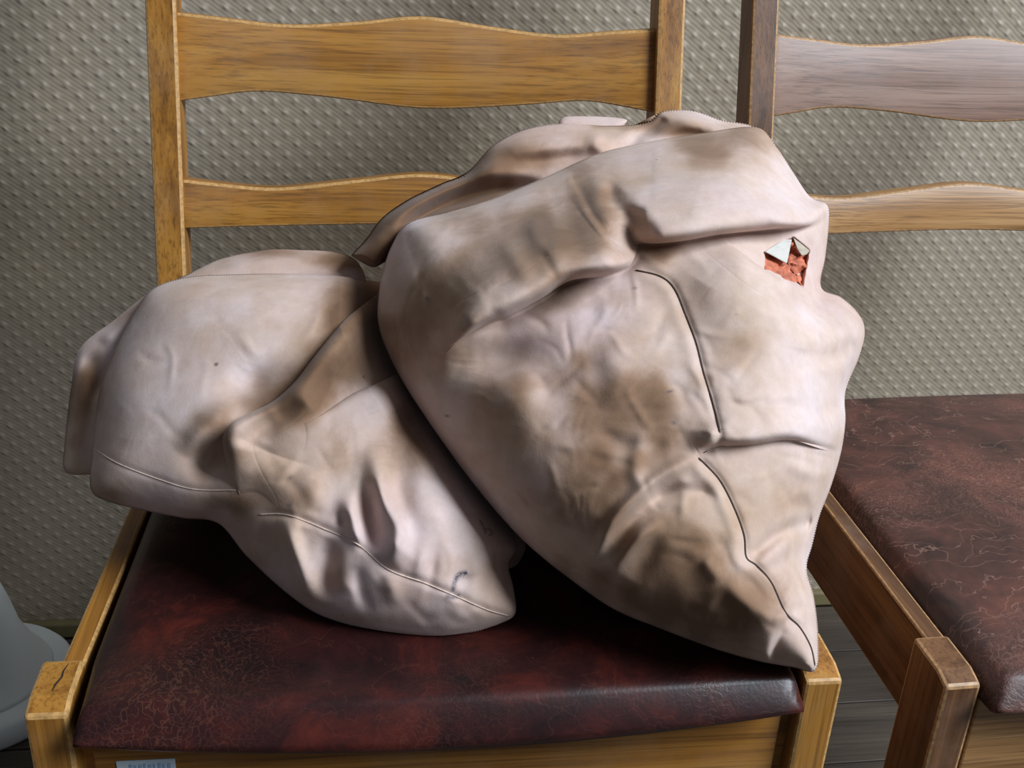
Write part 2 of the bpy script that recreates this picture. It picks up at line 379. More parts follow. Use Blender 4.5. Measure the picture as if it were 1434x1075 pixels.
def make_chair(label, ch, post_m, slat_ms, side_m, front_m, leg_m, worn, leather):
    root = empty('dining_chair', (ch[0], ch[1], 0), ch[2])
    tag(root, label, 'chair', 'wooden chairs along the wall')
    for s in (-1, 1):
        xo = s*WF/2; xi = s*(WF/2-WL); xa, xb = min(xo, xi), max(xo, xi)
        secs = [boxring(xa, xb, 0.004, DL-0.006, 0.0), boxring(xa, xb, 0, DL, 0.30), boxring(xa, xb, 0, DL, ZL-0.004)]
        secs.append([(xa, 0.012, ZL), (xb, 0.012, ZL), (xb, DL, ZL+0.001), (xa, DL, ZL+0.001)])
        o = from_bm('front_leg', loft(secs, 0.0022, 2, True), [leg_m, worn], root, False)
        xo = s*WB/2; xi = s*(WB/2-WP); xa, xb = min(xo, xi), max(xo, xi)
        secs = []
        for z in (0.0, 0.30, 0.42, 0.46, 0.60, 0.80, 0.97):
            y = DEP+max(0, z-ZL)*RAKE-(0 if z >= 0.3 else 0.0)+(0.02*(0.30-z)/0.30 if z < 0.3 else 0); d = 0.036 if z > 0.3 else 0.030
            if z > 0.6: d = 0.036-0.010*(z-0.6)/0.37
            secs.append(boxring(xa, xb, y, y+d, z))
        from_bm('back_post', loft(secs, 0.0025, 2, True), [post_m, worn], root, False)
        # side rail, inner face flush with the leg
        th = 0.0135
        p0x = s*(WF/2-WL+th); p1x = s*(WB/2-WP+th); i0 = s*(WF/2-WL+0.0002); i1 = s*(WB/2-WP+0.0002)
        def sec(y, xo_, xi_): 
            a, b_ = min(xo_, xi_), max(xo_, xi_)
            return [(a, y, ZL-0.066), (b_, y, ZL-0.066), (b_, y, ZL-0.002), (a, y, ZL-0.002)]
        from_bm('side_rail', loft([sec(DL-0.002, p0x, i0), sec(DEP+0.004, p1x, i1)], 0.0018, 2, True), [side_m, worn], root, False)
    hx = WF/2-WL
    secs = [[(x, 0.008, ZL-0.085), (x, 0.026, ZL-0.085), (x, 0.026, ZL-0.022), (x, 0.008, ZL-0.022)] for x in (-hx+0.007, hx-0.007)]
    from_bm('front_rail', loft(secs, 0.0015, 2), front_m, root, False)
    secs = [[(x, 0.013, ZL-0.080), (x, 0.022, ZL-0.080), (x, 0.022, ZL-0.03), (x, 0.013, ZL-0.03)] for x in (-hx-0.002, hx+0.002)]
    from_bm('rail_tenon', loft(secs), front_m, root, False)
    hx = WB/2-WP
    secs = [[(x, DEP+0.004, ZL-0.07), (x, DEP+0.024, ZL-0.07), (x, DEP+0.024, ZL-0.015), (x, DEP+0.004, ZL-0.015)] for x in (-hx-0.002, hx+0.002)]
    from_bm('rear_rail', loft(secs, 0.0015, 2), front_m, root, False)
    slat(root, 'top_slat', 0.7684, 0.6999,
         [(0, 0), (.1, -.0035), (.22, -.0075), (.36, -.004), (.5, .002), (.64, -.004), (.78, -.0085), (.9, -.004), (1, 0)],
         [(0, 0), (.07, .004), (.16, .0085), (.3, .005), (.5, -.0025), (.7, .002), (.84, .0075), (.93, .004), (1, 0)], [slat_ms[0], worn])
    slat(root, 'lower_slat', 0.6399, 0.6000,
         [(0, 0), (.09, -.0045), (.2, -.0075), (.36, -.001), (.5, .0045), (.64, -.001), (.8, -.0075), (.91, -.0045), (1, 0)],
         [(0, 0), (.25, .0015), (.5, .003), (.75, .0015), (1, 0)], [slat_ms[1], worn])
    leather_pad(root, leather)
    return root

c1 = make_chair('honey coloured wooden chair with oxblood leather seat carrying the stained sacks', CH1, MAT['honey_z'],
                (MAT['honey_x'], MAT['honey_x']), MAT['honey_y'], MAT['honey_x'], MAT['honey_z'], MAT['worn_honey'], MAT['leather_red'])
c2 = make_chair('darker brown wooden chair with empty scratched brown leather seat', CH2, MAT['brown_z'],
                (MAT['rosy_x'], MAT['amber_x']), MAT['brown_y'], MAT['amber_x'], MAT['brown_z'], MAT['worn_brown'], MAT['leather_brown'])

# split in the top of the near front leg, laid on as a thin dark tube
ck = from_bm('crack', tube([(-WF/2+0.0150, 0.0375, ZL+0.0008), (-WF/2+0.0138, 0.031, ZL+0.0007), (-WF/2+0.0142, 0.026, ZL+0.0006), (-WF/2+0.0122, 0.020, ZL+0.0005), (-WF/2+0.0118, 0.0155, ZL+0.0003)], 0.0005),
             plain('crack_dark_wood', srgb(40, 28, 18), 0.9), c1, True)
ck['label'] = 'dark split in the leg top'
# paper sticker on the front rail of the near chair
stk = from_bm('paper_sticker', loft([[(-0.188, 0.0072, z), (-0.156, 0.0072, z), (-0.156, 0.0079, z), (-0.188, 0.0079, z)] for z in (0.389, 0.4150)], 0.0001, 1),
              plain('sticker_paper', srgb(205, 218, 228), 0.6, 0.05), c1)
stk['label'] = 'white paper sticker with blue print'
inkm = plain('blue_print', srgb(150, 180, 210), 0.6, 0.05)
for k in range(9):
    x = -0.181+k*0.0026; hgt = 0.004 if k % 3 else 0.0046
    q = from_bm('printed_stroke', loft([boxring(x, x+(0.0011 if k % 2 else 0.0016), 0.0068, 0.0072, z) for z in (0.4080, 0.4080+hgt)]), inkm, stk)

# ------------------------------------------------------------------ cloth sculpting toolkit
rng = np.random.default_rng(7)
def noise2(x, y, cell, seed):
    r = np.random.default_rng(seed); G = r.normal(size=(200, 200))
    u = x/cell+60; v = y/cell+60; i = np.floor(u).astype(int); j = np.floor(v).astype(int); fu = u-i; fv = v-j
    fu = fu*fu*fu*(fu*(fu*6-15)+10); fv = fv*fv*fv*(fv*(fv*6-15)+10); i %= 199; j %= 199
    return (G[i, j]*(1-fu)+G[i+1, j]*fu)*(1-fv)+(G[i, j+1]*(1-fu)+G[i+1, j+1]*fu)*fv
def poly_dist(x, y, pl):
    """unsigned distance, sign (+ = right hand side walking along pl in image space), arc parameter"""
    best = np.full(x.shape, 1e9); sgn = np.ones(x.shape); par = np.zeros(x.shape)
    seg = np.linalg.norm(np.diff(pl, axis=0), axis=1); cum = np.concatenate([[0], np.cumsum(seg)]); tot = cum[-1]
    for k in range(len(seg)):
        a = pl[k]; d = pl[k+1]-a; l2 = d@d
        if l2 < 1e-9: continue
        t = np.clip(((x-a[0])*d[0]+(y-a[1])*d[1])/l2, 0, 1)
        ex = x-(a[0]+t*d[0]); ey = y-(a[1]+t*d[1]); dd = ex*ex+ey*ey
        w = dd < best
        best = np.where(w, dd, best); sgn = np.where(w, np.sign(d[0]*(y-a[1])-d[1]*(x-a[0])), sgn); par = np.where(w, (cum[k]+t*seg[k])/tot, par)
    return np.sqrt(best), sgn, par
def local(x, y, pl, reach):
    return (x > pl[:, 0].min()-reach) & (x < pl[:, 0].max()+reach) & (y > pl[:, 1].min()-reach) & (y < pl[:, 1].max()+reach)
def taper(par, a, b):
    t = np.ones_like(par)
    if a > 0: t = t*np.clip(par/a, 0, 1)**0.7
    if b > 0: t = t*np.clip((1-par)/b, 0, 1)**0.7
    return t*t*(3-2*t)
def ridge(pts, amp, w, ta=0.3, tb=0.3, skew=0.0):
    pl = catmull(pts, max(8, 6*len(pts)))
    def f(x, y):
        out = np.zeros(x.shape); m = local(x, y, pl, 3*w)
        if not m.any(): return out
        d, s, p = poly_dist(x[m], y[m], pl)
        ww = w*(1+skew*s)
        out[m] = amp*np.exp(-(d/ww)**2)*taper(p, ta, tb); return out
    return f
def step(pts, amp, wr, wd, ta=0.15, tb=0.15, dip=0.25, wdip=10, side=1):
    """fold lip: surface on one side stands proud and rolls down into a crease"""
    pl = catmull(pts, max(10, 7*len(pts)))
    def f(x, y):
        out = np.zeros(x.shape); m = local(x, y, pl, 3*wd+wr)
        if not m.any(): return out
        d, s, p = poly_dist(x[m], y[m], pl); sd = d*s*side
        up = np.sqrt(np.clip(1-(1-np.clip(sd/wr, 0, 1))**2, 0, 1))*np.exp(-(np.clip(sd-wr, 0, None)/wd)**2)
        dn = -dip*np.exp(-(np.clip(-sd, 0, None)/wdip))*(sd <= 0) - dip*np.exp(-np.clip(sd, 0, None)/2.0)*(sd > 0)
        out[m] = amp*(up+dn)*taper(p, ta, tb); return out
    return f
def blob(cx, cy, rx, ry, ang, amp):
    c, s = math.cos(math.radians(ang)), math.sin(math.radians(ang))
    def f(x, y):
        u = ((x-cx)*c+(y-cy)*s)/rx; v = (-(x-cx)*s+(y-cy)*c)/ry
        return amp*np.exp(-(u*u+v*v))
    return f

VIEW = -(_F*1.0); VIEW = VIEW/np.linalg.norm(VIEW)
def puff(P, h):
    """swell the cloth outwards from the sack's mid surface"""
    d = _C-P; return P+d/np.linalg.norm(d, axis=-1, keepdims=True)*h[..., None]
class Sack:
    def __init__(self, outline, centre, p0, n, round_px, t_edge, t_dome, t_back, feats, stains=(), inks=(), ns=800, nr=150, nb=50, wrinkle=0.0006, seed=1, offs=None, behind=None, crisp=(), soft=1.3):
        self.crisp = list(crisp); self.soft = soft; self.grid = None
        self.behind = behind
        self.p0, self.n = np.asarray(p0, float), np.asarray(n, float)
        self.c = np.asarray(centre, float); self.round_px = round_px; self.te = t_edge; self.td = t_dome; self.tb = t_back
        self.feats = feats; self.stains = stains; self.inks = inks; self.wr = wrinkle; self.seed = seed; self.offs = offs
        pl = catmull(list(outline)+[outline[0]], 40*len(outline))
        seg = np.linalg.norm(np.diff(pl, axis=0), axis=1); cum = np.concatenate([[0], np.cumsum(seg)])
        s = np.linspace(0, cum[-1], ns, endpoint=False)
        self.out = np.stack([np.interp(s, cum, pl[:, k]) for k in (0, 1)], -1)
        self.ds = cum[-1]/ns
        self.ns, self.nr, self.nb = ns, nr, nb
    def phi(self, x, y):
        sh = x.shape; X = x.ravel().astype(np.float32); Y = y.ravel().astype(np.float32); res = np.empty(X.shape, np.float32)
        B = self.out[::2].astype(np.float32); ds = self.ds*2
        for k in range(0, len(X), 20000):
            d2 = (X[k:k+20000, None]-B[None, :, 0])**2+(Y[k:k+20000, None]-B[None, :, 1])**2
            d2 = np.maximum(d2, 0.01); dm = np.sqrt(d2.min(1))
            L3 = np.sqrt(2.0/np.maximum((d2**-1.5).sum(1)*ds, 1e-12))
            w = np.clip((dm-1.5*ds)/(2*ds), 0, 1)
            res[k:k+20000] = L3*w+dm*(1-w)
        return res.reshape(sh).astype(float)
    def edge(self, ph, R=None):
        R = R or self.round_px
        return np.sqrt(np.clip(1-(1-np.clip(ph/R, 0, 1))**2, 0, 1))
    def sample(self, x, y):
        """folds are laid out on a fine grid, softened, and read back with cubic interpolation"""
        if not self.feats: return np.zeros(x.shape)
        S = 2.0
        if self.grid is None:
            self.g0 = self.out.min(0)-12; g1 = self.out.max(0)+12
            nx = int((g1[0]-self.g0[0])/S)+2; ny = int((g1[1]-self.g0[1])/S)+2
            gx, gy = np.meshgrid(self.g0[0]+S*np.arange(nx), self.g0[1]+S*np.arange(ny), indexing='ij')
            G = sum((g(gx, gy) for g in self.feats), np.zeros(gx.shape))
            k = np.exp(-0.5*(np.arange(-4, 5)/self.soft)**2); k /= k.sum()
            for ax in (0, 1):
                Pd = np.pad(G, [(4, 4) if a == ax else (0, 0) for a in (0, 1)], mode='edge')
                G = sum(k[i]*np.take(Pd, np.arange(i, i+G.shape[ax]), axis=ax) for i in range(9))
            for g in self.crisp: G = G+g(gx, gy)
            self.grid = G
        G = self.grid; nx, ny = G.shape
        u = np.clip((x-self.g0[0])/S, 1, nx-3.001); v = np.clip((y-self.g0[1])/S, 1, ny-3.001)
        i = u.astype(int); j = v.astype(int); fu = u-i; fv = v-j
        def w(t): return (-.5*t+t*t-.5*t**3, 1-2.5*t*t+1.5*t**3, .5*t+2*t*t-1.5*t**3, -.5*t*t+.5*t**3)
        wu, wv = w(fu), w(fv); out = np.zeros(x.shape)
        for a in range(4):
            for b_ in range(4): out += wu[a]*wv[b_]*G[i+a-1, j+b_-1]
        return out
    def height(self, x, y, ph=None, skip=None):
        if ph is None: ph = self.phi(x, y)
        h = self.te*self.edge(ph)+self.td*np.clip(ph/150.0, 0, None)**0.8
        fade = np.clip(ph/14.0, 0, 1); fade = fade*fade*(3-2*fade)
        f = self.sample(x, y)
        if skip is not None: f = f-skip.swell(x, y)
        if self.wr:
            wx = x+14*noise2(x, y, 60, self.seed+5); wy = y+14*noise2(x, y, 60, self.seed+6)
            a = noise2(wx+wy*0.6, wy*1.9-wx*0.5, 40, self.seed); bq = noise2(wx*1.5-wy*0.4, wy+wx*0.7, 22, self.seed+1)
            f = f+self.wr*(0.12*(1-np.abs(a)*1.3)+0.15*bq+4.0*noise2(x, y, 95, self.seed+3))
        return h+f*fade
    def base(self, x, y):
        P = on_plane(x, y, self.p0, self.n)
        if self.offs is not None: P = puff(P, -self.offs(x, y))
        return P
    def surf(self, x, y, lift=0.0):
        x = np.asarray(x, float); y = np.asarray(y, float)
        return self.clamp(puff(self.base(x, y), self.height(x, y)+lift))
    def clamp(self, P):
        Q = to_local(P)
        inx = np.abs(Q[..., 0]) < half_w(Q[..., 1])-0.004
        iny = (Q[..., 1] > -0.012) & (Q[..., 1] < DEP+0.03)
        rail = np.where(inx & iny, np.where(np.abs(Q[..., 0]) < half_w(Q[..., 1])-WL-0.007, pad_z(Q[..., 0], Q[..., 1])+0.0012, np.maximum(ZL+0.003, pad_z(Q[..., 0], Q[..., 1])+0.0012)), ZL+0.003)
        Q[..., 2] = np.maximum(Q[..., 2], rail)
        lim = DEP-0.0015+RAKE*(np.maximum(Q[..., 2], ZL)-ZL)
        Q[..., 1] = np.minimum(Q[..., 1], lim)
        return to_world(Q)
    def inside(self, x, y):
        ins = np.zeros(x.shape, bool); P = self.out[::4]; n = len(P)
        for i in range(n):
            a, b_ = P[i], P[(i+1) % n]
            ins ^= ((a[1] > y) != (b_[1] > y)) & (x < (b_[0]-a[0])*(y-a[1])/(b_[1]-a[1]+1e-9)+a[0])
        return ins
    def limit(self, other, x, y, tb):
        """the other sack presses against this one: keep its back in front of our surface"""
        ins = self.inside(x, y); out = tb.copy()
        if ins.any():
            mine = np.linalg.norm(puff(self.base(x[ins], y[ins]), self.height(x[ins], y[ins]))-_C, axis=-1)
            his = np.linalg.norm(other.base(x[ins], y[ins])-_C, axis=-1)
            gap = mine-his-0.003
            print('gap between sacks', gap.min(), gap.max())
            out[ins] = np.minimum(out[ins], gap)
        return out
    def arrays(self):
        ns, nr, nb = self.ns, self.nr, self.nb
        th = np.linspace(0, math.pi/2, nr+1)[1:]; rr = np.sin(th)
        D = self.out-self.c
        X = self.c[0]+D[None, :, 0]*rr[:, None]; Y = self.c[1]+D[None, :, 1]*rr[:, None]
        ph = self.phi(X, Y); ph[-1] = 0
        PF = self.clamp(puff(self.base(X, Y), self.height(X, Y, ph)))
        thb = np.linspace(math.pi/2, 0, nb+1)[1:-1]; rb = np.sin(thb)
        XB = self.c[0]+D[None, :, 0]*rb[:, None]; YB = self.c[1]+D[None, :, 1]*rb[:, None]
        PB = self.clamp(puff(self.base(XB, YB), self.back(XB, YB)))
        cx = np.array([self.c[0]]); cy = np.array([self.c[1]])
        c0 = self.surf(cx, cy); c1_ = self.clamp(puff(self.base(cx, cy), self.back(cx, cy)))
        V = np.concatenate([c0, PF.reshape(-1, 3), PB.reshape(-1, 3), c1_])
        R = nr+len(rb); k = np.arange(ns); k1 = (k+1) % ns
        quads = []
        for r in range(R-1):
            a = 1+r*ns
            quads.append(np.stack([a+k, a+ns+k, a+ns+k1, a+k1], -1))
        quads = np.concatenate(quads); last = 1+(R-1)*ns; end = len(V)-1
        t1 = np.stack([np.zeros(ns, int), 1+k, 1+k1], -1); t2 = np.stack([np.full(ns, end), last+k1, last+k], -1)
        ax = np.concatenate([cx, X.ravel(), XB.ravel(), cx]); ay = np.concatenate([cy, Y.ravel(), YB.ravel(), cy])
        st = 0.10+sum((g(ax, ay) for g in self.stains), np.zeros(ax.shape))
        st = st+0.07+0.16*noise2(ax, ay, 70, self.seed+20)+0.10*noise2(ax, ay, 28, self.seed+21)
        ik = sum((g(ax, ay) for g in self.inks), np.zeros(ax.shape))
        return V, quads, np.concatenate([t1, t2]), np.clip(st, 0, 1.3), np.clip(ik, 0, 1)
    def back(self, x, y):
        pb = self.phi(x, y)
        tb = self.tb*(0.35*self.edge(pb, self.round_px)+0.65*np.clip(pb/130.0, 0, 1)**0.9)
        if self.behind is not None: tb = self.behind.limit(self, x, y, tb)
        return -tb
    def build(self, name, mat, folds=()):
        Vs, Q, T, S, I = [], [], [], [], []; off = 0
        for sk in (self,)+tuple(folds):
            v, q, t, st, ik = sk.arrays()
            Vs.append(v); Q.append(q+off); T.append(t+off); S.append(st); I.append(ik); off += len(v)
        V = np.concatenate(Vs); Q = np.concatenate(Q); T = np.concatenate(T)
        me = bpy.data.meshes.new(name)
        faces = np.concatenate([Q.ravel(), T.ravel()]); nq = len(Q); nt_ = len(T)
        me.vertices.add(len(V)); me.vertices.foreach_set('co', V.ravel())
        me.loops.add(len(faces)); me.loops.foreach_set('vertex_index', faces.astype(np.int32))
        me.polygons.add(nq+nt_)
        me.polygons.foreach_set('loop_start', np.concatenate([np.arange(nq)*4, nq*4+np.arange(nt_)*3]).astype(np.int32))
        me.update(calc_edges=True); me.validate()
        for nm, arr in (('stain', S), ('ink', I)):
            at = me.attributes.new(nm, 'FLOAT', 'POINT'); at.data.foreach_set('value', np.concatenate(arr).astype(np.float32))
        return link(name, me, mat, None, True)
    def thread(self, name, pts, r, mat, parent, lift=0.0, jit=0.0):
        pl = catmull(pts, 10*len(pts))
        if jit: pl = pl+np.random.default_rng(3).normal(size=pl.shape)*jit
        P = self.surf(pl[:, 0], pl[:, 1], lift)
        return from_bm(name, tube(P, r), mat, parent, True)

class Fold(Sack):
    """a lip of cloth that rolls over the body of a sack: free along `lip`, running into the body elsewhere"""
    def __init__(self, body, lip, rest, amp, raise_, reach, round_px=22, centre=None, ends=(0.12, 0.12), ns=600, nr=70, nb=14):
        self.body = body; self.lip = catmull(lip, 8*len(lip)); self.amp = amp; self.rz = raise_; self.reach = reach; self.ends = ends
        self.catch = 1.7*round_px; self.rest = catmull([lip[-1]]+list(rest)+[lip[0]], 40); out = list(lip)+list(rest); c = np.mean(np.array(out), 0) if centre is None else centre
        Sack.__init__(self, out, c, body.p0, body.n, round_px, 0, 0, 0, [], body.stains, body.inks, ns=ns, nr=nr, nb=nb, seed=body.seed)
    def base(self, x, y): return self.body.base(x, y)
    def rise(self, x, y):
        d, s_, p = poly_dist(x, y, self.lip); dr, _, _ = poly_dist(x, y, self.rest)
        sm = lambda t: np.clip(t, 0, 1)**2*(3-2*np.clip(t, 0, 1))
        w = (1-sm(d/self.reach))*sm(dr/(0.5*self.reach))
        tot = np.linalg.norm(np.diff(self.lip, axis=0), axis=1).sum()
        for q, fr in ((self.lip[0], self.ends[0]), (self.lip[-1], self.ends[1])):
            w = w*sm(np.hypot(x-q[0], y-q[1])/max(1.0, fr*tot))
        return d, w
    SM = staticmethod(lambda t: np.clip(t, 0, 1)**2*(3-2*np.clip(t, 0, 1)))
    def swell(self, x, y):
        """how far the body itself rises behind the lip, so the rolled edge runs into it without a line"""
        out = np.zeros(x.shape); m = local(x, y, self.out, 0)
        if m.any():
            ins = self.inside(x[m], y[m]); d, w = self.rise(x[m], y[m])
            out[m] = np.where(ins, (self.rz+self.amp*self.edge(d))*w*self.SM(d/self.catch), 0)
        return out
    def height(self, x, y, ph=None):
        d, w = self.rise(x, y)
        return self.body.height(x, y, skip=self)+(self.rz+self.amp*self.edge(d))*w-0.0008*(1-self.SM(w/0.05))-0.004*self.SM((d-0.85*self.catch)/25)
    def back(self, x, y):
        d, w = self.rise(x, y)
        return self.body.height(x, y, skip=self)+self.rz*w-0.0008*(1-self.SM(w/0.05))-0.008*self.edge(d)-0.006*self.SM((d-0.85*self.catch)/25)

def seat_point(px, py, z=0.47): return on_plane(np.array([px]), np.array([py]), (0, 0, z), (0, 0, 1))[0]
TILT = lambda deg, yaw=0: (math.sin(math.radians(yaw))*math.cos(math.radians(deg)), -math.cos(math.radians(yaw))*math.cos(math.radians(deg)), math.sin(math.radians(deg)))

def hairlines(n, box, seed):
    r = np.random.default_rng(seed); out = []
    for _ in range(n):
        p = np.array([r.uniform(box[0], box[2]), r.uniform(box[1], box[3])]); a = r.uniform(-0.2, 1.4)*(1 if r.random() < .65 else -1); pts = [p]
        for k in range(3): a += r.normal()*0.35; p = p+r.uniform(12, 34)*np.array([math.cos(a), math.sin(a)]); pts.append(p)
        out.append(ridge([tuple(q) for q in pts], r.choice([-1, 1])*r.uniform(0.0004, 0.0013), r.uniform(3.5, 8), 0.45, 0.45))
    return out
# ------------------------------------------------------------------ left sack
pL = seat_point(700, 880, 0.470)
out_L = [(540, 396), (470, 386), (400, 383), (330, 384), (262, 388), (212, 406), (184, 446), (156, 500), (138, 556), (130, 630), (127, 684), (152, 702), (200, 714), (255, 725), (306, 733),
         (345, 778), (400, 829), (450, 862), (520, 883), (600, 893), (655, 887), (700, 873), (722, 858), (719, 822), (712, 790), (722, 760), (695, 700), (655, 640), (622, 575), (578, 490), (552, 420)]
feats_L = [
    # fold that swings from the right down to a round roll
    ridge([(430, 560), (385, 586), (356, 606), (350, 630)], -0.013, 17, 0.4, 0.5),
    ridge([(525, 470), (480, 515), (430, 568)], -0.010, 26, 0.3, 0.4),
    # drapes down to the seam
    ridge([(520, 618), (534, 690), (556, 742), (546, 795)], 0.013, 15, 0.5, 0.25),
    ridge([(514, 668), (518, 720), (526, 775)], -0.010, 12, 0.4, 0.3),
    ridge([(484, 690), (494, 730), (506, 770)], 0.008, 12, 0.4, 0.3),
    ridge([(476, 715), (480, 740)], -0.003, 8, 0.4, 0.4),
    ridge([(400, 720), (412, 775), (436, 846)], 0.009, 14, 0.3, 0.4),
    ridge([(466, 750), (458, 800), (460, 845)], -0.008, 15, 0.3, 0.4),
    ridge([(352, 735), (388, 780), (420, 830)], -0.005, 16, 0.3, 0.4),
    ridge([(430, 650), (440, 690), (436, 715)], 0.004, 18, 0.4, 0.4),
    blob(560, 668, 22, 75, 8, -0.008), blob(618, 715, 48, 42, 40, 0.009),
    blob(652, 805, 12, 28, 15, -0.0035), blob(606, 792, 8, 22, 12, -0.003), blob(588, 788, 7, 22, 12, 0.002), blob(682, 820, 9, 24, 10, -0.002),
    ridge([(500, 790), (506, 830), (520, 860)], -0.003, 10, 0.3, 0.4), ridge([(540, 800), (556, 850)], 0.003, 12, 0.3, 0.4),
    # left body hollows
    blob(352, 536, 40, 24, -25, -0.009), blob(288, 645, 26, 26, 0, -0.012), ridge([(258, 640), (285, 600), (335, 562)], 0.008, 17, 0.4, 0.4),
    blob(330, 440, 90, 50, 0, 0.006), blob(185, 540, 40, 60, 0, 0.003),
    # seams are drawn in
    ridge([(129, 627), (168, 650), (226, 672), (273, 685), (330, 686)], -0.0008, 4, 0.05, 0.1),
    ridge([(360, 721), (403, 721), (458, 742), (501, 762), (544, 797), (595, 816), (642, 836), (681, 853), (716, 863)], -0.0016, 5, 0.1, 0.0),
]
seam_L = [(362, 720), (403, 721), (458, 742), (501, 762), (544, 797), (595, 816), (642, 836), (681, 853), (712, 862)]
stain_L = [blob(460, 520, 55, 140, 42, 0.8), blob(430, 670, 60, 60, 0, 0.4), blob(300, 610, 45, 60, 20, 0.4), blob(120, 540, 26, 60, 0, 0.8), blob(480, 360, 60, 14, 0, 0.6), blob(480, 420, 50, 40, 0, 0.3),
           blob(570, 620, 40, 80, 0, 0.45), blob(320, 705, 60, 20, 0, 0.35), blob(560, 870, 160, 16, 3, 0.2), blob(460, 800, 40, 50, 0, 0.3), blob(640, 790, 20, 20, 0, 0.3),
           blob(200, 500, 90, 90, 0, -0.1), blob(620, 720, 60, 60, 0, -0.3)]
ink_L = [ridge([(655, 801), (643, 804), (637, 814), (634, 830)], 0.9, 3.2, 0.05, 0.05), ridge([(622, 833), (632, 836), (646, 832)], 0.8, 4.0, 0.2, 0.2), blob(652, 806, 12, 5, -10, 0.45),
         ridge([(671, 727), (676, 735), (681, 748)], 0.8, 1.3, 0.05, 0.05), ridge([(679, 741), (686, 741), (689, 747), (683, 750)], 0.7, 1.3, 0.05, 0.05), blob(406, 669, 5, 3, -30, 0.5), blob(405, 707, 4, 4, 0, 0.5)]
def offs_L(x, y):   # the far left end and the part under the big sack lie further back
    xe = np.interp(y, [400, 455, 520, 590, 660, 722, 768], [532, 530, 556, 600, 650, 700, 745])
    return (0.06+0.06*np.clip((570-y)/100, 0, 1))*np.clip((55-(xe-x))/100, 0, 1)**1.2*np.clip((840-y)/100, 0, 1)
feats_L += hairlines(12, (160, 420, 520, 690), 3)+hairlines(40, (360, 620, 700, 870), 4)
SL = Sack(out_L, (430, 610), pL, TILT(46), 95, 0.036, 0.030, 0.16, feats_L, stain_L, ink_L, ns=1000, nr=190, nb=50, wrinkle=0.00045, seed=11, offs=offs_L)
pc = SL.base(np.array([430.]), np.array([800.]))[0]
rootL = empty('cloth_sack', (float(pc[0]), float(pc[1]), ZL))
def put(o, root):
    o.parent = root; o.matrix_parent_inverse = Matrix.Translation(root.location).inverted(); return o
tag(rootL, 'smaller slumped stained cotton sack at left with inked letter near its corner', 'sack', 'stained cotton sacks on the chair')
foldL = [
    Fold(SL, [(546, 400), (520, 418), (480, 451), (441, 498), (414, 533), (382, 562), (346, 580), (322, 594), (312, 614), (318, 650), (332, 682), (350, 712)],
         [(430, 760), (500, 720), (560, 620), (575, 520), (562, 430)], 0.020, 0.011, 110, 26, (460, 590), ends=(0.04, 0.36), ns=800),
    Fold(SL, [(578, 514), (556, 524), (520, 540), (492, 553), (445, 584), (405, 606)], [(400, 650), (470, 700), (560, 690), (612, 600)], 0.014, 0.006, 80, 24, (510, 610), ends=(0.03, 0.95)),
]
SL.crisp += [f.swell for f in foldL]; SL.grid = None
put(SL.build('sack_body', MAT['cloth'], foldL), rootL)
thr_pale = plain('pale_thread', srgb(206, 184, 170), 0.8, 0.2, 500); thr_dark = plain('dark_thread', srgb(72, 56, 48), 0.8, 0.3, 500)
put(SL.thread('seam', seam_L, 0.00045, thr_pale, None, 0.0002), rootL)
put(SL.thread('seam', [(131, 628), (168, 650), (226, 672), (273, 685), (332, 686)], 0.0004, thr_pale, None, 0.0), rootL)
# second corner peeping out behind the front tip
SLt = Sack([(200, 414), (262, 384), (310, 362), (372, 350), (420, 350), (470, 353), (500, 366), (512, 400), (480, 430), (380, 425), (280, 430), (220, 440)], (380, 392), SL.base(np.array([380.]), np.array([390.]))[0]+np.array([0, 0.035, 0.0]), TILT(46), 34, 0.016, 0.006, 0.05,
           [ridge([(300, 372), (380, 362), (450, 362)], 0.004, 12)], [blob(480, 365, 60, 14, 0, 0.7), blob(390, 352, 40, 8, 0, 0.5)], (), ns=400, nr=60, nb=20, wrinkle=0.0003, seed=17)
put(SLt.build('rear_fold', MAT['cloth']), rootL)
SLe = Sack([(205, 412), (160, 448), (112, 488), (99, 545), (90, 625), (89, 655), (100, 664), (128, 664), (160, 660), (190, 600), (215, 500), (225, 440)], (150, 560), SL.base(np.array([150.]), np.array([560.]))[0]+np.array([0, 0.03, 0.0]), TILT(40, -10), 26, 0.012, 0.004, 0.03,
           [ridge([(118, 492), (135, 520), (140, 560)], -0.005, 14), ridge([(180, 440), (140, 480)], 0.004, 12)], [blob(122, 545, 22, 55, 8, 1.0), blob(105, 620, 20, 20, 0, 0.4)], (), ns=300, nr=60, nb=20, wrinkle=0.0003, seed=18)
put(SLe.build('side_end', MAT['cloth']), rootL)
SLb = Sack([(690, 690), (722, 735), (736, 762), (728, 785), (712, 803), (690, 800), (660, 760)], (700, 755), seat_point(715, 800, 0.475)+np.array([0, 0.012, 0.0]), TILT(40), 30, 0.014, 0.004, 0.03,
           [], [blob(700, 760, 60, 60, 0, 0.5)], (), ns=200, nr=50, nb=16, wrinkle=0.0003, seed=14)
put(SLb.build('rear_corner', MAT['cloth']), rootL)

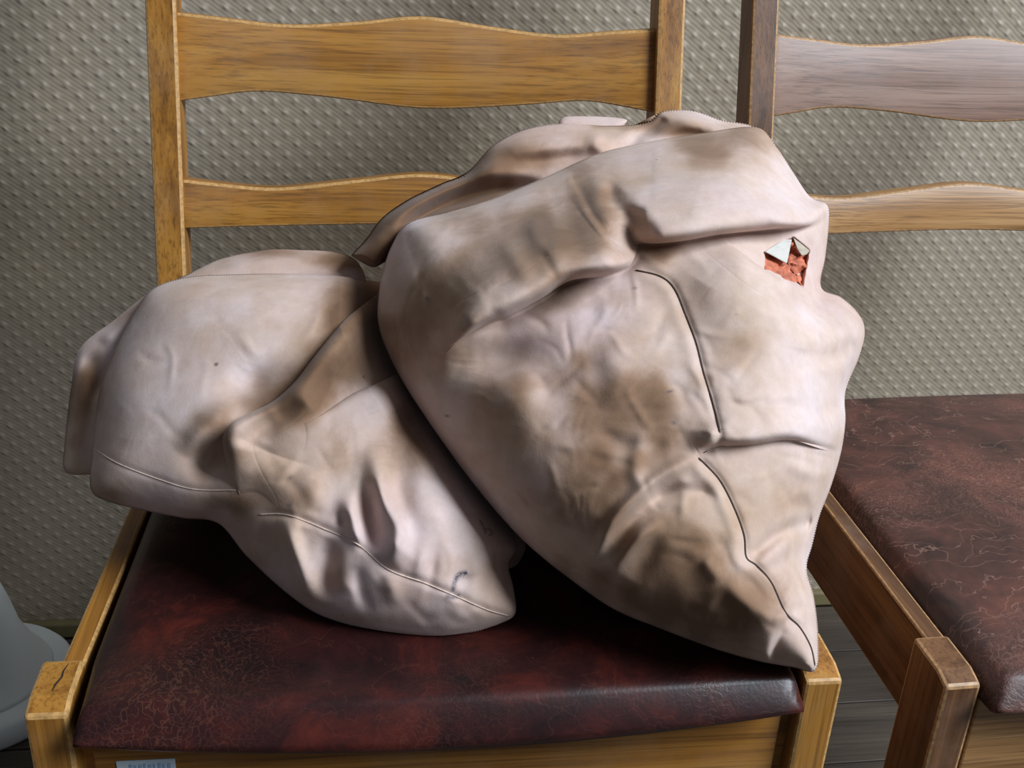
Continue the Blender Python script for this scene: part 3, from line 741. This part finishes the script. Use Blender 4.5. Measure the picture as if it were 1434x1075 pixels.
# ------------------------------------------------------------------ right sack
pR = seat_point(1135, 936, 0.472)
out_R = [(532, 392), (548, 345), (572, 312), (628, 296), (695, 276), (768, 246), (835, 216), (900, 200), (985, 186), (1058, 178), (1086, 204), (1112, 243), (1134, 275), (1158, 287), (1161, 312), (1156, 360), (1150, 402),
         (1178, 416), (1203, 440), (1211, 465), (1203, 500), (1184, 548), (1184, 590), (1178, 632), (1164, 680), (1148, 722), (1138, 762), (1130, 795), (1140, 835), (1146, 890), (1142, 938),
         (1110, 934), (1060, 925), (1000, 908), (930, 882), (860, 853), (800, 812), (745, 768), (700, 722), (650, 660), (600, 590), (556, 520), (530, 455)]
lipA = [(1162, 296), (1137, 316), (1079, 321), (1010, 328), (957, 337), (915, 341), (878, 337)]
lipB = [(897, 352), (880, 373), (846, 386), (798, 393), (761, 416), (713, 442), (676, 456), (639, 480), (612, 503)]
seam_R1 = [(890, 378), (925, 387), (945, 405), (960, 440), (975, 480), (985, 520), (997, 560), (1005, 590), (1008, 610), (1003, 622), (984, 634)]
seam_R2 = [(978, 641), (990, 652), (1010, 675), (1030, 715), (1042, 750), (1045, 780), (1060, 792), (1080, 815), (1100, 857), (1120, 878), (1135, 905), (1141, 932)]
feats_R = [
    step(lipA, 0.008, 30, 75, 0.0, 0.22, 0.6, 20, 1), step(lipB, 0.012, 34, 80, 0.12, 0.28, 0.9, 26, 1),
    # the pinch where the roll folds over
    ridge([(854, 252), (858, 280), (874, 298), (902, 306)], -0.007, 12, 0.3, 0.1), ridge([(845, 240), (838, 275), (850, 310), (872, 330)], 0.006, 14, 0.3, 0.3),
    ridge([(905, 255), (896, 285), (910, 318)], 0.003, 18, 0.4, 0.3),
    ridge([(735, 300), (768, 345), (792, 372)], 0.0045, 13, 0.4, 0.4), ridge([(700, 330), (728, 372), (740, 400)], 0.004, 14, 0.4, 0.4), ridge([(752, 318), (775, 350)], -0.003, 9, 0.4, 0.4), ridge([(790, 300), (815, 350), (822, 372)], -0.003, 14, 0.4, 0.4),
    ridge([(700, 446), (650, 474), (600, 509)], 0.013, 15, 0.4, 0.38),  blob(700, 505, 60, 26, -20, -0.012), blob(775, 530, 40, 40, 0, -0.006), ridge([(640, 520), (700, 545), (760, 600)], 0.004, 35, 0.4, 0.4),
    # inside of the roll
    step([(560, 316), (620, 292), (700, 268), (760, 240)], 0.010, 12, 50, 0.2, 0.3, 0.5, 14, 1),
    # edge of the front bulge below the torn place
    blob(1105, 362, 48, 30, 35, -0.012),
    # horizontal fold across the seam and its tail to the left
    step([(972, 642), (1004, 626), (1058, 622), (1108, 616), (1182, 632)], 0.004, 12, 40, 0.15, 0.05, 0.7, 12, -1),
    ridge([(990, 632), (940, 658), (908, 680), (866, 720), (841, 762), (824, 795)], 0.0065, 10, 0.25, 0.35), ridge([(955, 668), (915, 700), (880, 735), (855, 785)], -0.005, 13, 0.3, 0.4),
    ridge([(930, 730), (895, 753), (866, 788), (856, 815)], 0.005, 10, 0.4, 0.4), ridge([(930, 750), (880, 810)], -0.003, 14, 0.4, 0.4),
    ridge([(910, 700), (960, 690), (1010, 690)], -0.004, 12), ridge([(940, 620), (880, 625), (830, 600)], -0.003, 13), ridge([(905, 600), (890, 650), (900, 690)], 0.003, 12),
    ridge([(845, 480), (864, 530), (856, 580)], 0.0025, 22), ridge([(830, 440), (880, 432), (930, 452)], 0.002, 20), ridge([(800, 470), (838, 520), (830, 590)], -0.0025, 26),
    # gathers right of / below the seam
    ridge([(1046, 785), (1075, 760), (1100, 742), (1142, 728)], -0.006, 9, 0.2, 0.1), ridge([(1055, 800), (1090, 770), (1120, 755)], 0.004, 12, 0.3, 0.3), ridge([(1120, 690), (1130, 720), (1125, 760)], -0.0045, 9), blob(1118, 760, 16, 22, 0, -0.004),
    ridge([(1090, 560), (1140, 580), (1190, 560)], -0.003, 12), ridge([(1120, 490), (1160, 500), (1200, 480)], -0.004, 13, 0.4, 0.1), ridge([(1080, 440), (1120, 470), (1150, 475)], 0.003, 14), ridge([(1100, 650), (1150, 665), (1175, 655)], 0.003, 10),
    ridge([(1040, 800), (1068, 832), (1094, 858)], -0.004, 14, 0.3, 0.1), ridge([(1012, 808), (1040, 840), (1085, 872)], 0.004, 14, 0.4, 0.3), ridge([(1000, 840), (1040, 868)], -0.002, 16), ridge([(985, 780), (1010, 815)], 0.003, 10), ridge([(950, 770), (990, 850)], -0.002, 18),
    step([(1104, 860), (1092, 884), (1082, 910), (1080, 934)], 0.008, 10, 30, 0.1, 0.1, 0.6, 14, 1), ridge([(1102, 858), (1130, 850), (1148, 852)], -0.002, 6),
    blob(1075, 520, 90, 110, 0, 0.014), blob(760, 690, 120, 90, 40, 0.006), blob(1010, 255, 90, 32, -8, 0.006), blob(700, 370, 70, 40, -35, 0.006),
    ridge(seam_R1, -0.0022, 5, 0.1, 0.02), ridge(seam_R2, -0.0026, 5, 0.02, 0.0), ridge([(p[0]-13, p[1]+2) for p in seam_R1], 0.0008, 9, 0.1, 0.1), ridge([(p[0]-13, p[1]+4) for p in seam_R2[:-2]], 0.002, 9, 0.1, 0.1),
]
TEAR = np.array([(1070, 353), (1090, 342), (1111, 331), (1122, 340), (1134, 350), (1131, 366), (1128, 384), (1125, 403), (1100, 392), (1069, 375)], float)
def in_tear(x, y):
    ins = np.zeros(x.shape, bool); n = len(TEAR)
    for i in range(n):
        a, b_ = TEAR[i], TEAR[(i+1) % n]
        cnd = ((a[1] > y) != (b_[1] > y)) & (x < (b_[0]-a[0])*(y-a[1])/(b_[1]-a[1]+1e-9)+a[0]); ins ^= cnd
    d, _, _ = poly_dist(x, y, np.vstack([TEAR, TEAR[:1]]))
    return np.where(ins, np.clip(d/4.0, 0, 1), 0.0)
def tear_feat(x, y):
    out = np.zeros(x.shape); m = local(x, y, TEAR, 4)
    if m.any(): out[m] = -0.011*in_tear(x[m], y[m])
    return out
stain_R = [blob(850, 560, 90, 70, 20, 0.42), blob(930, 590, 40, 60, 0, 0.36), blob(800, 640, 120, 60, 40, 0.3), blob(900, 760, 150, 85, 30, 0.55), blob(1000, 860, 120, 65, 25, 0.6), blob(700, 350, 150, 55, -35, 0.75), blob(820, 330, 80, 50, -20, 0.6),
           blob(1020, 200, 80, 26, -5, 0.4), blob(590, 420, 40, 70, 0, 0.25), blob(930, 350, 40, 20, 0, 0.6), blob(700, 560, 60, 60, 0, 0.2), blob(1060, 700, 60, 40, 0, 0.25), blob(1110, 840, 30, 60, 0, 0.45), blob(1110, 910, 24, 24, 0, 0.4),
           blob(1090, 500, 90, 110, 0, -0.4), blob(1000, 290, 110, 34, -5, -0.25), blob(860, 830, 140, 25, 25, 0.3)]
ink_R = [blob(938, 548, 5, 2, -20, 0.7), blob(943, 592, 4, 3, 0, 0.7), blob(598, 418, 3, 3, 0, 0.8), blob(626, 582, 4, 2, 10, 0.7), blob(889, 403, 4, 2, 0, 0.6), blob(1031, 440, 3, 2, 0, 0.3)]
feats_R += hairlines(60, (580, 300, 1160, 620), 5)+hairlines(70, (760, 460, 1130, 880), 6)
SR = Sack(out_R, (850, 540), pR, TILT(43), 120, 0.046, 0.042, 0.19, feats_R, stain_R, ink_R, ns=1300, nr=240, nb=50, wrinkle=0.00045, seed=31, behind=SL, crisp=[tear_feat])
REFS = Sack(out_R, (850, 540), pR, TILT(43), 120, 0.046, 0.042, 0.19, feats_R, ns=1300, wrinkle=0.0, seed=31)
pc = SR.base(np.array([900.]), np.array([800.]))[0]
rootR = empty('cloth_sack', (float(pc[0]), float(pc[1]), ZL))
tag(rootR, 'larger plump stained cotton sack at right with folded top and small tear', 'sack', 'stained cotton sacks on the chair')
foldR = [
    Fold(SR, [(1156, 288), (1137, 314), (1079, 321), (1010, 328), (957, 337), (915, 341), (868, 338)], [(836, 305), (836, 245), (890, 212), (970, 196), (1045, 194), (1090, 226), (1130, 272)], 0.016, 0.011, 125, 28, (1000, 268), ends=(0.03, 0.10), ns=700),
    Fold(SR, [(898, 330), (893, 345), (889, 360), (878, 374), (846, 386), (798, 393), (761, 416), (713, 442), (676, 456), (639, 480), (606, 510)], [(580, 500), (590, 430), (650, 350), (740, 275), (820, 240), (876, 275)], 0.022, 0.015, 130, 28, (740, 375), ends=(0.07, 0.24), ns=800),
    Fold(SR, [(968, 644), (1004, 626), (1058, 622), (1108, 616), (1172, 630)], [(1164, 570), (1110, 540), (1030, 550), (965, 600)], 0.007, 0.003, 60, 14, (1080, 598), ends=(0.35, 0.28)),
    Fold(SR, [(1000, 322), (1031, 347), (1068, 375), (1124, 405), (1150, 420)], [(1180, 500), (1100, 560), (960, 520), (930, 380)], 0.011, 0.008, 150, 20, (1050, 440), ends=(0.16, 0.15)),
]
SR.crisp += [f.swell for f in foldR]; SR.grid = None
put(SR.build('sack_body', MAT['cloth'], foldR), rootR)
put(SR.thread('seam', seam_R1, 0.0006, thr_dark, None, 0.0002), rootR)
put(SR.thread('seam', seam_R2, 0.0006, thr_dark, None, 0.0002), rootR)
# brown folded-back mouth of the sack behind the roll
out_F = [(491, 358), (512, 335), (535, 305), (570, 280), (615, 258), (655, 240), (690, 204), (735, 181), (790, 173), (850, 176), (905, 172), (928, 156), (970, 155), (1010, 168), (1052, 176), (1084, 200), (1090, 240), (1040, 262), (930, 268), (820, 275), (720, 290), (640, 300), (590, 318), (550, 350), (525, 374)]
feats_F = [ridge([(535, 322), (570, 288), (620, 264), (670, 244), (760, 232)], 0.009, 15), ridge([(560, 330), (610, 292), (670, 270), (760, 254)], -0.020, 13, 0.2, 0.3), ridge([(700, 212), (780, 205), (850, 198)], 0.007, 14), ridge([(690, 235), (760, 226), (830, 215)], -0.006, 12),
           ridge([(930, 160), (905, 182), (880, 205), (850, 210)], -0.008, 12, 0.1, 0.3), ridge([(840, 185), (835, 200), (850, 215)], 0.006, 10), ridge([(940, 165), (1000, 180), (1050, 184)], 0.006, 12), ridge([(900, 200), (960, 190), (1000, 190)], -0.007, 10)]
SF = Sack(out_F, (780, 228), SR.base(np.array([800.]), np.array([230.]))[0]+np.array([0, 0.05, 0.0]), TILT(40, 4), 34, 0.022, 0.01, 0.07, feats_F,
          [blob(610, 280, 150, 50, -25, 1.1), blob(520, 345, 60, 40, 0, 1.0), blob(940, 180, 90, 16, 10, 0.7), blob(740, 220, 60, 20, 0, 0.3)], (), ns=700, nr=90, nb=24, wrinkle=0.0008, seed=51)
put(SF.build('folded_mouth', MAT['cloth']), rootR)
SW = Sack([(780, 176), (786, 166), (800, 162), (835, 163), (868, 165), (878, 170), (860, 182), (815, 186)], (828, 173), SF.base(np.array([828.]), np.array([172.]))[0]+np.array([0, 0.012, 0]), TILT(45), 10, 0.006, 0.002, 0.012,
          [], [lambda x, y: -0.4+0*x], (), ns=160, nr=24, nb=10, wrinkle=0.0002, seed=61)
put(SW.build('hem_end', MAT['cloth']), rootR)

# torn place: crumpled lining and two turned flaps of cloth
def patch(name, poly, lift, crump, mat, n=26, seed=3, thick=0.0007):
    poly = np.array(poly, float); c = poly.mean(0); pl = np.vstack([poly, poly[:1]])
    cnt = 6*len(poly); seg = np.linalg.norm(np.diff(pl, axis=0), axis=1); cum = np.concatenate([[0], np.cumsum(seg)]); s = np.linspace(0, cum[-1], cnt, endpoint=False)
    E = np.stack([np.interp(s, cum, pl[:, k]) for k in (0, 1)], -1)
    rs = np.linspace(0, 1, 9)[1:]; X = [c[None]]
    for r in rs: X.append(c+(E-c)*r)
    X = np.concatenate(X)
    hb = REFS.height(X[:, 0], X[:, 1])
    dz = lift(X[:, 0], X[:, 1])+crump*noise2(X[:, 0]+0.6*X[:, 1], 2.2*X[:, 1], 9, seed)
    P = puff(REFS.base(X[:, 0], X[:, 1]), hb+dz)
    bm = bmesh.new(); vs = [bm.verts.new(p) for p in P]
    for i in range(cnt): bm.faces.new((vs[0], vs[1+i], vs[1+(i+1) % cnt]))
    for r in range(len(rs)-1):
        a = 1+r*cnt
        for i in range(cnt): bm.faces.new((vs[a+i], vs[a+cnt+i], vs[a+cnt+(i+1) % cnt], vs[a+(i+1) % cnt]))
    bmesh.ops.recalc_face_normals(bm, faces=bm.faces)
    r = bmesh.ops.extrude_face_region(bm, geom=list(bm.faces))
    for v in [g for g in r['geom'] if isinstance(g, bmesh.types.BMVert)]: v.co -= Vector(VIEW)*thick
    return from_bm(name, bm, mat, None, True)
REFS.crisp = [f.swell for f in foldR]
lin = plain('orange_lining', srgb(186, 104, 76), 0.75, 0.45, 160)
flapm = plain('clean_cotton', srgb(192, 188, 180), 0.8, 0.06, 60); greym = plain('frayed_cotton', srgb(176, 164, 146), 0.8, 0.2, 120)
q = put(patch('torn_lining', [(1069, 352), (1090, 341), (1111, 331), (1135, 350), (1129, 384), (1125, 404), (1098, 392), (1068, 375)], lambda x, y: -0.0050+0*x, 0.0036, lin, seed=5), rootR); q['label'] = 'crumpled orange pink lining showing through the tear'
q = put(patch('torn_flap', [(1071, 352), (1085, 343), (1098, 336), (1109, 335), (1106, 350), (1102, 369), (1086, 360)], lambda x, y: 0.0015+0.003*np.clip((y-340)/30, 0, 1), 0.0004, flapm, seed=6), rootR); q['label'] = 'white triangular flap of torn cotton'
q = put(patch('torn_flap', [(1111, 333), (1122, 341), (1134, 351), (1130, 356), (1123, 358), (1117, 349)], lambda x, y: 0.0012+0*x, 0.0004, greym, seed=7), rootR)

# ------------------------------------------------------------------ white stand on the floor at the far left
def lathe(prof, n=64):
    bm = bmesh.new(); rings = []
    for r, z in prof: rings.append([bm.verts.new((r*math.cos(2*math.pi*k/n), r*math.sin(2*math.pi*k/n), z)) for k in range(n)])
    for a, b_ in zip(rings[:-1], rings[1:]):
        for i in range(n): bm.faces.new((a[i], a[(i+1) % n], b_[(i+1) % n], b_[i]))
    bm.faces.new(rings[0][::-1]); bm.faces.new(rings[-1]); return bm
wp = plain('white_plastic', srgb(232, 238, 236), 0.35, 0.04, 12)
st = empty('white_stand', (-0.59, 0.965, 0.0))
tag(st, 'white plastic bell shaped stand on a round base, cut off by the left edge', 'stand')
from_bm('base', lathe([(0.04, 0.0), (0.098, 0.0), (0.102, 0.006), (0.102, 0.028), (0.098, 0.033), (0.05, 0.036)]), wp, st, True)
from_bm('bell', lathe([(0.080, 0.0355), (0.078, 0.040), (0.064, 0.060), (0.052, 0.090), (0.045, 0.125), (0.038, 0.150), (0.028, 0.168), (0.012, 0.176), (0.002, 0.177)]), wp, st, True)
